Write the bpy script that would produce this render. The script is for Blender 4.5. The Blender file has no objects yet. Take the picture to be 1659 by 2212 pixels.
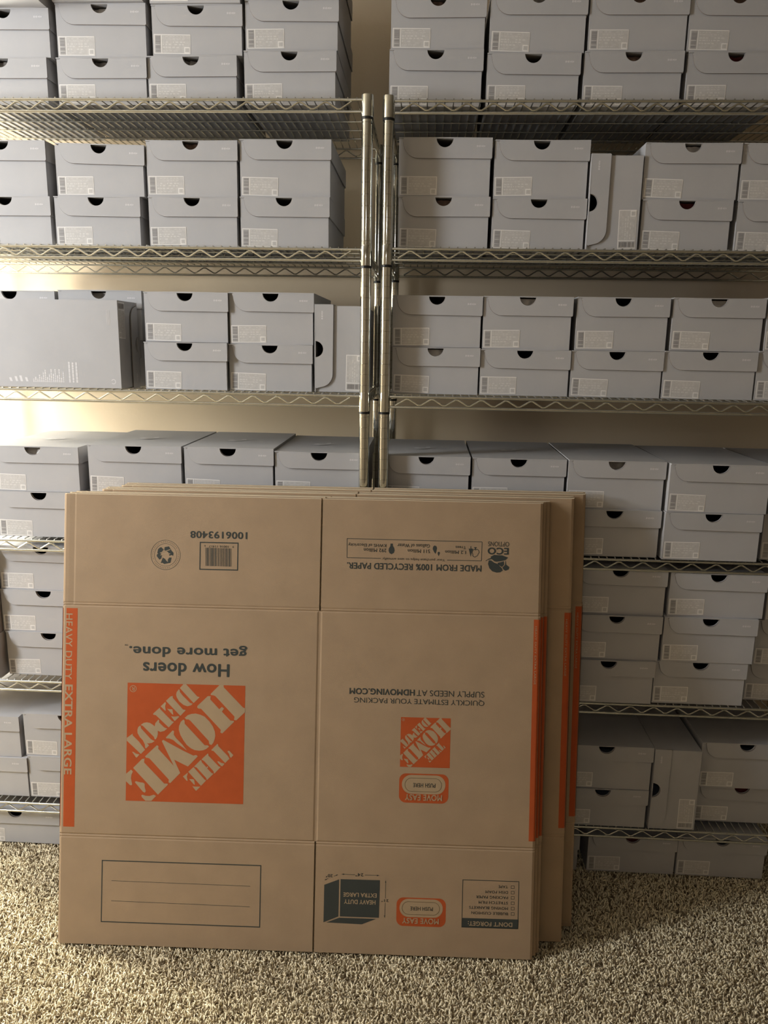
import bpy, bmesh, math, random
import numpy as np
from mathutils import Matrix, Vector
C = bpy.context.scene.collection
PI = math.pi

# ------------------------------------------------------------------ camera
cam_data = bpy.data.cameras.new('camera'); cam = bpy.data.objects.new('camera', cam_data); C.objects.link(cam)
cam_data.sensor_fit = 'VERTICAL'; cam_data.sensor_height = 24.0; cam_data.lens = 1691.39 / 2212 * 24.0
cam_data.clip_start = 0.02
def look(pitch, yaw, roll):
    f = Vector((math.sin(yaw) * math.cos(pitch), math.cos(yaw) * math.cos(pitch), -math.sin(pitch)))
    r = Vector((math.cos(yaw), -math.sin(yaw), 0)); u = r.cross(f)
    r2 = r * math.cos(roll) + u * math.sin(roll); u2 = u * math.cos(roll) - r * math.sin(roll)
    return Matrix(((r2.x, u2.x, -f.x), (r2.y, u2.y, -f.y), (r2.z, u2.z, -f.z)))
cam.matrix_world = Matrix.Translation((0, -1.9055, 1.4106)) @ look(math.radians(12.193), math.radians(-2.941), math.radians(0.934)).to_4x4()
bpy.context.scene.camera = cam

# ------------------------------------------------------------------ world, lamps, exposure
W = bpy.data.worlds.new('world'); bpy.context.scene.world = W; W.use_nodes = True
W.node_tree.nodes['Background'].inputs[0].default_value = (0.9, 0.85, 0.75, 1)
W.node_tree.nodes['Background'].inputs[1].default_value = 0.02
vs = bpy.context.scene.view_settings
bpy.context.scene.display_settings.display_device = 'sRGB'
vs.view_transform = 'Standard'; vs.look = 'None'; vs.gamma = 1.0; vs.use_curve_mapping = False
vs.exposure = 0.0
def lamp(name, kind, loc, power, col, size=0.1, target=None, size_y=None):
    d = bpy.data.lights.new(name, kind); d.energy = power; d.color = col
    if kind == 'AREA':
        d.size = size
        if size_y: d.shape = 'RECTANGLE'; d.size_y = size_y
    else: d.shadow_soft_size = size
    o = bpy.data.objects.new(name, d); C.objects.link(o); o.location = loc
    if target: o.rotation_euler = (Vector(target) - Vector(loc)).to_track_quat('-Z', 'Y').to_euler()
    return o
# a lamp past the left end of the racks, two added fills brightening the wall there, a bright light at the left front, a ceiling light behind the camera
lamp('side_lamp', 'POINT', (-1.78, 0.18, 1.22), 72, (1.0, 0.97, 0.82), 0.07)
lamp('wall_fill_low', 'POINT', (-2.1, 0.30, 1.5), 66, (1.0, 0.98, 0.84), 0.08)
lamp('wall_fill_high', 'POINT', (-2.1, 0.30, 1.9), 74, (1.0, 0.96, 0.80), 0.08)
lamp('front_lamp_low', 'POINT', (-2.35, -1.05, 1.57), 116, (0.93, 0.965, 1.0), 0.2)
lamp('front_lamp_high', 'POINT', (-2.3, -0.95, 2.15), 90, (0.93, 0.975, 1.0), 0.2)
lamp('ceiling_light', 'POINT', (-0.35, -3.0, 2.1), 5.5, (0.97, 0.98, 1.0), 0.045)

# ------------------------------------------------------------------ materials
def mat(name, col, rough=0.6, metal=0.0, noise=0.0, nscale=40, bump=0.0, bscale=200, spec=0.3):
    m = bpy.data.materials.new(name); m.use_nodes = True
    nt = m.node_tree; b = nt.nodes['Principled BSDF']
    b.inputs['Base Color'].default_value = (*col, 1); b.inputs['Roughness'].default_value = rough
    b.inputs['Metallic'].default_value = metal; b.inputs['Specular IOR Level'].default_value = spec
    tc = nt.nodes.new('ShaderNodeTexCoord')
    if noise:
        n = nt.nodes.new('ShaderNodeTexNoise'); n.inputs['Scale'].default_value = nscale; n.inputs['Detail'].default_value = 4
        r = nt.nodes.new('ShaderNodeValToRGB'); r.color_ramp.elements[0].position = 0.3; r.color_ramp.elements[1].position = 0.7
        r.color_ramp.elements[0].color = (*[c * (1 - noise) for c in col], 1); r.color_ramp.elements[1].color = (*[min(1, c * (1 + noise)) for c in col], 1)
        nt.links.new(tc.outputs['Object'], n.inputs['Vector']); nt.links.new(n.outputs['Fac'], r.inputs[0]); nt.links.new(r.outputs[0], b.inputs['Base Color'])
    if bump:
        n2 = nt.nodes.new('ShaderNodeTexNoise'); n2.inputs['Scale'].default_value = bscale; n2.inputs['Detail'].default_value = 3
        bp = nt.nodes.new('ShaderNodeBump'); bp.inputs['Strength'].default_value = bump; bp.inputs['Distance'].default_value = 0.002
        nt.links.new(tc.outputs['Object'], n2.inputs['Vector']); nt.links.new(n2.outputs['Fac'], bp.inputs['Height']); nt.links.new(bp.outputs[0], b.inputs['Normal'])
    return m
M = dict(
    box=mat('grey_box_card', (0.40, 0.395, 0.405), 0.62, noise=0.04, nscale=9, bump=0.05, bscale=400),
    edgeshade=mat('cut_edge_shade', (0.17, 0.145, 0.13), 0.8),  # cut edge of the lid flap, coloured dark as its shadow line
    smallprint=mat('faint_label_print', (0.60, 0.585, 0.57), 0.45),
    rim=mat('corrugated_edge', (0.60, 0.50, 0.36), 0.8, spec=0.1),
    boxprint=mat('pale_box_print', (0.58, 0.57, 0.58), 0.5),
    film=mat('label_film', (0.50, 0.485, 0.475), 0.4, noise=0.06, nscale=120),
    white=mat('label_white', (0.74, 0.72, 0.70), 0.45),
    bar=mat('label_grey', (0.20, 0.19, 0.19), 0.5),
    tissue=mat('tissue_grey', (0.38, 0.36, 0.34), 0.8, noise=0.35, nscale=45),
    tissue_pale=mat('tissue_pale', (0.72, 0.69, 0.66), 0.8, noise=0.2, nscale=45),
    tissue_brown=mat('tissue_brown', (0.20, 0.13, 0.10), 0.8, noise=0.5, nscale=60),
    tissue_red=mat('lining_dark_red', (0.10, 0.015, 0.015), 0.6, noise=0.4, nscale=60),
    board=mat('cardboard', (0.335, 0.240, 0.155), 0.75, noise=0.05, nscale=14, bump=0.15, bscale=500, spec=0.15),
    boardedge=mat('cardboard_ink_free', (0.36, 0.265, 0.165), 0.75, noise=0.03, nscale=30, spec=0.15),
    orange=mat('orange_ink', (0.395, 0.078, 0.022), 0.65, noise=0.04, nscale=30, spec=0.15),
    ink=mat('dark_green_ink', (0.045, 0.050, 0.046), 0.65, spec=0.15),
    groove=mat('pressed_line', (0.16, 0.11, 0.065), 0.8, spec=0.1),
    chrome=mat('chrome_wire', (0.66, 0.665, 0.62), 0.17, metal=1.0),
    post=mat('chrome_tube', (0.66, 0.66, 0.60), 0.075, metal=1.0),
    black=mat('black_plastic', (0.01, 0.01, 0.01), 0.4),
    wall=mat('tan_wall_paint', (0.48, 0.40, 0.30), 0.85, noise=0.03, nscale=3, bump=0.1, bscale=120, spec=0.1),
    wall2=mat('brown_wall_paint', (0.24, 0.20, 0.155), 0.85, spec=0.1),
    ceil=mat('ceiling_paint', (0.28, 0.25, 0.21), 0.9, spec=0.1),
    trim=mat('white_trim', (0.7, 0.68, 0.64), 0.5),
)

# ------------------------------------------------------------------ mesh helpers
class MB:
    def __init__(s): s.v = []; s.f = []; s.mi = []
    def add(s, vs_, fs, mi=0):
        o = len(s.v); s.v += [tuple(p) for p in vs_]; s.f += [tuple(i + o for i in f) for f in fs]; s.mi += [mi] * len(fs)
    def box(s, x0, x1, y0, y1, z0, z1, mi=0):
        s.add([(x0, y0, z0), (x1, y0, z0), (x1, y1, z0), (x0, y1, z0), (x0, y0, z1), (x1, y0, z1), (x1, y1, z1), (x0, y1, z1)],
              [(0, 3, 2, 1), (4, 5, 6, 7), (0, 1, 5, 4), (1, 2, 6, 5), (2, 3, 7, 6), (3, 0, 4, 7)], mi)
    def prism_y(s, poly, y0, y1, mi=0):       # outline in x,z (counter-clockwise seen from -y), y0 < y1
        n = len(poly)
        s.add([(p[0], y0, p[1]) for p in poly] + [(p[0], y1, p[1]) for p in poly],
              [tuple(range(n)), tuple(range(2 * n - 1, n - 1, -1))] + [(i, i + n, (i + 1) % n + n, (i + 1) % n) for i in range(n)], mi)
    def poly_z(s, poly, z, mi=0):
        a = sum(poly[i][0] * poly[(i + 1) % len(poly)][1] - poly[(i + 1) % len(poly)][0] * poly[i][1] for i in range(len(poly)))
        p = poly if a > 0 else poly[::-1]
        s.add([(q[0], q[1], z) for q in p], [tuple(range(len(p)))], mi)
    def tube(s, pts, r, n=8, mi=0, caps=True):
        pts = [Vector(p) for p in pts]; rings = []
        for i, p in enumerate(pts):
            d = (pts[min(i + 1, len(pts) - 1)] - pts[max(i - 1, 0)]).normalized()
            a = Vector((0, 0, 1)) if abs(d.z) < 0.9 else Vector((1, 0, 0))
            u = d.cross(a).normalized(); w = d.cross(u)
            rings.append([p + (u * math.cos(2 * PI * k / n) + w * math.sin(2 * PI * k / n)) * r for k in range(n)])
        fs = []
        for i in range(len(rings) - 1):
            for k in range(n):
                fs.append((i * n + k, i * n + (k + 1) % n, (i + 1) * n + (k + 1) % n, (i + 1) * n + k))
        if caps: fs += [tuple(range(n - 1, -1, -1)), tuple((len(rings) - 1) * n + k for k in range(n))]
        s.add([q for r_ in rings for q in r_], fs, mi)
    def lathe(s, prof, cx=0, cy=0, n=20, mi=0):
        vs_ = [(cx + r * math.cos(2 * PI * k / n), cy + r * math.sin(2 * PI * k / n), z) for r, z in prof for k in range(n)]
        fs = [(i * n + k, i * n + (k + 1) % n, (i + 1) * n + (k + 1) % n, (i + 1) * n + k) for i in range(len(prof) - 1) for k in range(n)]
        fs += [tuple(range(n - 1, -1, -1)), tuple((len(prof) - 1) * n + k for k in range(n))]
        s.add(vs_, fs, mi)
    def mesh(s, name, mats, smooth=False):
        me = bpy.data.meshes.new(name); me.from_pydata(s.v, [], s.f)
        for m in mats: me.materials.append(m)
        me.polygons.foreach_set('material_index', s.mi)
        if smooth: me.polygons.foreach_set('use_smooth', [True] * len(s.f))
        me.update()
        return me
def obj(name, me, parent=None):
    o = bpy.data.objects.new(name, me); C.objects.link(o)
    if parent: o.parent = parent
    return o
def tag(o, label=None, cat=None, group=None, kind=None):
    if label: o['label'] = label
    if cat: o['category'] = cat
    if group: o['group'] = group
    if kind: o['kind'] = kind
    return o
def thing(name, label, cat, loc, rot=(0, 0, 0), group=None):
    o = bpy.data.objects.new(name, None); C.objects.link(o); o.location = loc; o.rotation_euler = rot
    o.empty_display_size = 0.05
    return tag(o, label, cat, group)
def smooth_by_angle(me, ang=0.6):
    bm = bmesh.new(); bm.from_mesh(me)
    for f in bm.faces: f.smooth = True
    for e in bm.edges:
        if len(e.link_faces) == 2 and e.calc_face_angle(0) > ang: e.smooth = False
    bm.to_mesh(me); bm.free()
    return me

# ------------------------------------------------------------------ the room
def slab(name, x0, x1, y0, y1, z0, z1, m):
    b = MB(); b.box(x0, x1, y0, y1, z0, z1); return tag(obj(name, b.mesh(name, [m])), kind='structure')
slab('wall_back', -3.7, 2.6, 0.53, 0.63, -0.05, 2.6, M['wall'])
slab('wall_left', -3.8, -3.7, -4.3, 0.63, -0.05, 2.6, M['wall'])
slab('wall_right', 2.6, 2.7, -4.3, 0.63, -0.05, 2.6, M['wall2'])
slab('wall_front', -3.8, 2.7, -4.4, -4.3, -0.05, 2.6, M['wall2'])
slab('ceiling', -3.8, 2.7, -4.4, 0.63, 2.6, 2.7, M['ceil'])
slab('baseboard_back', -3.7, 2.6, 0.515, 0.53, -0.008, 0.09, M['trim'])

def carpet_material():
    m = bpy.data.materials.new('frieze_carpet'); m.use_nodes = True; nt = m.node_tree; b = nt.nodes['Principled BSDF']
    b.inputs['Roughness'].default_value = 0.9; b.inputs['Specular IOR Level'].default_value = 0.1
    g = nt.nodes.new('ShaderNodeNewGeometry'); r = nt.nodes.new('ShaderNodeValToRGB')
    e = r.color_ramp.elements; e[0].position = 0.0; e[0].color = (0.11, 0.078, 0.045, 1); e[1].position = 1.0; e[1].color = (0.93, 0.84, 0.63, 1)
    for p, c in ((0.16, (0.24, 0.18, 0.11, 1)), (0.30, (0.56, 0.48, 0.33, 1)), (0.6, (0.79, 0.69, 0.49, 1))):
        k = e.new(p); k.color = c
    nt.links.new(g.outputs['Random Per Island'], r.inputs[0]); nt.links.new(r.outputs[0], b.inputs['Base Color'])
    return m
M['carpet'] = carpet_material()
M['carpet_base'] = mat('carpet_backing', (0.34, 0.28, 0.19), 0.95, noise=0.5, nscale=260, bump=1.0, bscale=300, spec=0.05)
slab('floor', -3.8, 2.7, -4.4, 0.63, -0.058, -0.008, M['carpet_base'])
def carpet():
    rng = np.random.default_rng(3)
    sp = 0.0050
    xs = np.arange(-1.7, 1.6, sp); ys = np.arange(-1.0, 0.3, sp)
    X, Y = np.meshgrid(xs, ys); X = X.ravel(); Y = Y.ravel(); n = len(X)
    X = X + rng.uniform(-.5, .5, n) * sp; Y = Y + rng.uniform(-.5, .5, n) * sp
    az = rng.uniform(0, 2 * PI, n); ln = rng.uniform(0.010, 0.0155, n); tilt = rng.uniform(0.15, 1.15, n); rad = rng.uniform(0.0014, 0.0023, n)
    dx, dy = np.cos(az), np.sin(az)
    V = np.zeros((n, 7, 3), np.float32)
    for ring, (t, rs) in enumerate(((0.0, 0.9), (0.55, 1.0))):
        for k in range(3):
            a = az + 2 * PI * k / 3
            V[:, ring * 3 + k, 0] = X + dx * ln * t * np.sin(tilt) * 0.7 + np.cos(a) * rad * rs
            V[:, ring * 3 + k, 1] = Y + dy * ln * t * np.sin(tilt) * 0.7 + np.sin(a) * rad * rs
            V[:, ring * 3 + k, 2] = -0.009 + ln * t * np.cos(tilt * 0.6) + np.cos(2 * PI * k / 3) * rad * -np.sin(tilt) * (ring > 0)
    V[:, 6, 0] = X + dx * ln * np.sin(tilt); V[:, 6, 1] = Y + dy * ln * np.sin(tilt); V[:, 6, 2] = -0.009 + ln * (0.55 * np.cos(tilt * 0.6) + 0.45 * np.cos(tilt))
    F = np.array([(0, 1, 4), (0, 4, 3), (1, 2, 5), (1, 5, 4), (2, 0, 3), (2, 3, 5), (3, 4, 6), (4, 5, 6), (5, 3, 6)])
    idx = (F[None] + (np.arange(n) * 7)[:, None, None]).reshape(-1)
    me = bpy.data.meshes.new('carpet_pile'); me.vertices.add(n * 7); me.vertices.foreach_set('co', V.reshape(-1))
    nf = n * 9; me.loops.add(nf * 3); me.loops.foreach_set('vertex_index', idx.astype(np.int32))
    me.polygons.add(nf); me.polygons.foreach_set('loop_start', np.arange(0, nf * 3, 3, dtype=np.int32))
    me.polygons.foreach_set('use_smooth', np.ones(nf, dtype=bool))
    me.update(calc_edges=True); me.materials.append(M['carpet'])
    return me
tag(obj('carpet_pile', carpet()), 'beige and brown flecked frieze carpet pile', 'carpet', kind='stuff')

# ------------------------------------------------------------------ chrome wire racks
D = 0.457; L = 1.219
def post_mesh():
    b = MB(); prof = [(0.0127, 0.012)]; z = 0.04
    while z < 1.945:
        prof += [(0.0127, z - 0.0009), (0.0121, z - 0.0004), (0.0121, z + 0.0004), (0.0127, z + 0.0009)]; z += 0.0254
    prof += [(0.0127, 1.950)]
    b.lathe(prof, n=24); return smooth_by_angle(b.mesh('post', [M['post']]), 0.45)
def collar_mesh():
    b = MB(); b.lathe([(0.0128, -0.0375), (0.0143, -0.0365), (0.0140, -0.02), (0.0134, 0.006), (0.0128, 0.0095), (0.0115, 0.0100)], n=24)
    return smooth_by_angle(b.mesh('collar', [M['post']]), 0.5)
def sleeve_mesh():
    b = MB(); b.lathe([(0.0127, -0.0425), (0.0136, -0.042), (0.0136, -0.0375), (0.0128, -0.037)], n=20)
    return b.mesh('plastic_sleeve', [M['black']])
def foot_mesh():
    b = MB(); b.lathe([(0.013, -0.009), (0.013, 0.0), (0.009, 0.004), (0.009, 0.012), (0.0132, 0.013), (0.0132, 0.03)], n=16)
    return b.mesh('foot', [M['black']])
PM, CM, SM, FM = post_mesh(), collar_mesh(), sleeve_mesh(), foot_mesh()
RH = 0.025
def edge_mesh():                       # rails and zigzag all round
    b = MB(); e = 0.013
    for y in (0, D):
        for z in (0, -RH): b.tube([(e, y, z), (L - e, y, z)], 0.0032, 10)
        pts = []; x = 0.026; k = 0
        while x < L - 0.02: pts.append((x, y, -0.0035 if k % 2 else -RH + 0.0035)); x += 0.0297; k += 1
        q = []
        for i, p in enumerate(pts):
            p = Vector(p)
            if 0 < i < len(pts) - 1:
                a, c = Vector(pts[i - 1]), Vector(pts[i + 1]); q += [p + (a - p) * 0.12, p + (c - p) * 0.12]
            else: q.append(p)
        b.tube(q, 0.0021, 7)
    for x in (0, L):
        for z in (0, -RH): b.tube([(x, e, z), (x, D - e, z)], 0.0032, 10)
        pts = []; y = 0.026; k = 0
        while y < D - 0.02: pts.append((x, y, -0.0035 if k % 2 else -RH + 0.0035)); y += 0.0297; k += 1
        b.tube(pts, 0.0021, 6)
    return smooth_by_angle(b.mesh('edge_truss', [M['chrome']]), 0.8)
def deck_mesh():
    b = MB(); x = 0.026
    while x < L - 0.02:
        b.tube([(x, -0.002, -0.001), (x, 0.001, 0.0045), (x, D - 0.001, 0.0045), (x, D + 0.002, -0.001)], 0.0015, 6); x += 0.0198
    for y in (0.095, 0.184, 0.266, 0.350): b.tube([(0.004, y, 0.0008), (L - 0.004, y, 0.0008)], 0.0022, 8)
    return smooth_by_angle(b.mesh('wire_deck', [M['chrome']]), 0.8)
EM, DM = edge_mesh(), deck_mesh()
def rack(x0, zs, label):
    t = thing('wire_shelving_rack', label, 'shelving rack', (x0, 0, 0), group=None)
    for px in (0, L):
        for py in (0, D):
            p = obj('post', PM, t); p.location = (px, py, 0); f = obj('foot', FM, p)
    for z in zs:
        s = obj('shelf', EM, t); s.location = (0, 0, z)
        obj('wire_deck', DM, s)
        for px in (0, L):
            for py in (0, D):
                c = obj('collar', CM, s); c.location = (px, py, 0)
                c = obj('plastic_sleeve', SM, s); c.location = (px, py, 0)
    return t
ZL = dict(A=1.9426, B=1.622, C=1.2836, D=0.8975, E=0.5063, F=0.1406)
ZR = dict(A=1.940, B=1.6245, C=1.2839, D=0.893, E=0.5066, F=0.1481)
rack(-0.1497 - L, ZL.values(), 'left chrome wire shelving rack of six shelves, loaded with grey shoe boxes')
rack(-0.1015, ZR.values(), 'right chrome wire shelving rack of six shelves, loaded with grey shoe boxes')

# ------------------------------------------------------------------ shoe boxes
def arc(cx, cz, r, a0, a1, n): return [(cx + r * math.cos(a0 + (a1 - a0) * i / n), cz + r * math.sin(a0 + (a1 - a0) * i / n)) for i in range(n + 1)]
def body_mesh(w, h, d):
    b = MB(); t = 0.0018; ht = h - 0.0022; r = 0.0190 if w < 0.222 else 0.0202
    poly = [(0, 0), (w, 0), (w, ht)] + arc(w / 2, ht + 0.001, r, 0, -PI, 14) + [(0, ht)]
    b.prism_y(poly, 0, t); b.prism_y([(0, 0), (w, 0), (w, ht), (0, ht)], d - t, d)
    b.box(0, t, t, d - t, 0, ht); b.box(w - t, w, t, d - t, 0, ht); b.box(t, w - t, t, d - t, 0, t)
    return b.mesh('body', [M['box']])
def lid_mesh(w, h, d, fh, sag, seed):
    b = MB(); t = 0.0016; r = 0.0195 if w < 0.222 else 0.0207; z1 = h; g = 0.0032; rr = random.Random(seed)
    x0, x1 = 0.0075, w + g; zb = h - fh; cr = fh * 0.72
    tt = 0.0022
    # end flap: rounded lower corner near the hinge, half-round thumb cut
    poly = [(x0 + 0.004, z1 - tt)] + [(x0 + 0.0006 + 0.003 * (i / 3), z1 - tt - (fh - cr) * 0.5 * (i + 1) / 3) for i in range(3)] \
        + [(x0 + 0.004 + cr * (1 - math.cos(a)), zb + cr * (1 - math.sin(a)) + sag * 0.3) for a in [PI / 2 * k / 8 for k in range(1, 9)]] \
        + [(x1 - 0.002, zb - sag), (x1, zb + 0.002 - sag), (x1, z1 - tt)] + arc(w / 2, z1 - tt + 0.0005, r, 0, -PI, 14)
    b.prism_y(poly, -0.0042, -0.0042 + t); n = len(poly)
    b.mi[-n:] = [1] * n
    # the darkened cut edge slopes out towards the back, standing in for shade under the flap
    for i in range(n):
        if poly[i][1] > z1 - tt - 0.0001: continue
        p, q = poly[i - 1], poly[(i + 1) % n]; dx, dz = q[0] - p[0], q[1] - p[1]; ll = math.hypot(dx, dz)
        v = b.v[i + n]; b.v[i + n] = (v[0] + dz / ll * 0.0007, v[1], v[2] - dx / ll * 0.0007)
    poly2 = [(x0, zb), (x1, zb), (x1, z1 - tt), (x0, z1 - tt)]
    b.prism_y(poly2, d + 0.002, d + 0.002 + t)
    b.box(x1 - t, x1, -0.0042 + t, d + 0.002, zb, z1 - tt)            # long side wall
    # top panel, very slightly crowned
    n = 4; crown = rr.uniform(-0.0008, 0.0012)
    for i in range(n):
        a0, a1 = i / n, (i + 1) / n
        xa, xb = x1 * a0, x1 * a1; ca, cb = crown * math.sin(PI * a0), crown * math.sin(PI * a1)
        b.add([(xa, -0.0042, z1 - tt), (xb, -0.0042, z1 - tt), (xb, d + 0.0036, z1 - tt), (xa, d + 0.0036, z1 - tt),
               (xa, -0.0042, z1 + ca), (xb, -0.0042, z1 + cb), (xb, d + 0.0036, z1 + cb), (xa, d + 0.0036, z1 + ca)],
              [(0, 3, 2, 1), (4, 5, 6, 7), (0, 1, 5, 4), (1, 2, 6, 5), (2, 3, 7, 6), (3, 0, 4, 7)])
    return b.mesh('lid', [M['box'], M['edgeshade']])
def lid_print_mesh(w, h, fh, faint):
    b = MB(); rr = random.Random(7); y = -0.0044
    x = w * 0.845; z = h - fh * 0.42
    for k, (dx, dw) in enumerate(((0, .0028), (.0036, .0016), (.006, .003), (.0105, .0030), (.0142, .0018), (.0168, .0026))):
        hh = 0.0030 if k % 2 else 0.0042
        b.add([(x + dx, y, z - hh / 2), (x + dx + dw, y, z - hh / 2 + .0006), (x + dx + dw, y, z + hh / 2 + .0006), (x + dx, y, z + hh / 2)], [(0, 1, 2, 3)])
    return b.mesh('lid_print', [M['boxprint']])
def top_mark_mesh(w, h, d):
    b = MB(); cx, cy, z = w * 0.5, d * 0.42, h + 0.0017
    s = 0.030
    q = [(-1.15, -.35), (-.55, -.62), (0.0, -.25), (.95, .75), (-.05, .12), (-.45, -.05), (-.8, .18), (-1.0, .05)]
    b.add([(cx + a * s, cy + c * s, z) for a, c in q], [tuple(range(len(q)))])
    q = [(-.1, .35), (.35, .45), (.3, .95), (.0, .75)]
    b.add([(cx + a * s, cy + c * s, z) for a, c in q], [tuple(range(len(q)))])
    return b.mesh('top_mark', [M['boxprint']])
def label_mesh(seed):
    rr = random.Random(seed); b = MB(); w, h, e = 0.086, 0.041, 0.0017
    def q(x0, x1, z0, z1, y, mi): b.add([(x0, y, z0), (x1, y, z0), (x1, y, z1), (x0, y, z1)], [(0, 1, 2, 3)], mi)
    q(0, w, 0, h, -0.0003, 1); q(e, w - e, e, h - e, -0.0005, 0)
    q(0.0175, 0.0192, e, h - e, -0.0007, 1)
    z = 0.003                                                   # three groups of bars
    for g0, g1 in ((0.003, 0.0085), (0.0105, 0.018), (0.020, 0.0375)):
        z = g0
        q(0.0035, 0.0155, g0 - 0.0004, g1 + 0.0004, -0.00065, 0)
        while z < g1: t = rr.choice([0.0005, 0.0008, 0.0012]); q(0.0038, 0.0152, z, min(z + t, g1), -0.0008, 2); z += t + rr.choice([0.0005, 0.0007])
    for row, zz in enumerate((0.036, 0.0315, 0.0245, 0.0195, 0.0135, 0.006)):   # faint lines of small print
        x = 0.021
        lim = 0.084 if row < 4 else 0.066
        hh = 0.0011 if row in (0, 1, 5) else 0.0024
        while x < lim - 0.012:
            l = rr.uniform(0.002, 0.007); q(x, x + l, zz - hh / 2, zz + hh / 2, -0.0007, 3) if rr.random() < 0.75 else None; x += l + rr.uniform(0.001, 0.004)
    q(w - 0.0148, w - e, e, 0.0145, -0.0007, 1); q(w - 0.0128, w - 0.0038, 0.0036, 0.0124, -0.0009, 0)
    return b.mesh('label_sticker', [M['film'], M['white'], M['bar'], M['smallprint']])
LM = [label_mesh(k) for k in range(4)]
def lining_mesh(w, h, seed, m):
    rr = random.Random(seed); b = MB(); nx, nz = 10, 6; vs_ = []
    for j in range(nz + 1):
        for i in range(nx + 1):
            vs_.append((w / 2 - 0.03 + 0.06 * i / nx, 0.006 + rr.uniform(-0.003, 0.007) + 0.010 * (j / nz) ** 2, h - 0.045 + 0.040 * j / nz))
    b.add(vs_, [(j * (nx + 1) + i, j * (nx + 1) + i + 1, (j + 1) * (nx + 1) + i + 1, (j + 1) * (nx + 1) + i) for j in range(nz) for i in range(nx)])
    me = b.mesh('tissue_lining', [m]); me.polygons.foreach_set('use_smooth', [True] * len(me.polygons)); return me
box_count = 0
def shoe_box(label, loc, w, h, d=0.335, rot=(0, 0, 0), group=None, lining=None, mark=False, tilt=0.0, pivot=None):
    """grey hinged-lid shoe box; origin is the lower left corner of its labelled end"""
    global box_count; box_count += 1; k = box_count; rr = random.Random(k * 13)
    t = thing('shoe_box', label, 'shoe box', loc, rot, group)
    fh = 0.0445 if w < 0.222 else 0.0425
    obj('body', body_mesh(w, h, d), t)
    l = obj('lid', lid_mesh(w, h, d, fh, rr.uniform(-0.0005, 0.0015), k), t)
    obj('lid_print', lid_print_mesh(w, h, fh, 0), l)
    if mark: obj('top_mark', top_mark_mesh(w, h, d), l)
    s = obj('label_sticker', LM[k % 4], t); s.location = (0.0025 + rr.uniform(0, 0.0015), -0.0001, 0.004 + rr.uniform(-0.001, 0.001)); s.rotation_euler = (0, rr.uniform(-0.02, 0.03), 0)
    if tilt: l.rotation_euler = (0, tilt, 0); l.location = (0, 0, tilt * w * 0.5)
    if lining: obj('tissue_lining', lining_mesh(w, h, k, M[lining]), t)
    return t
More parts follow.
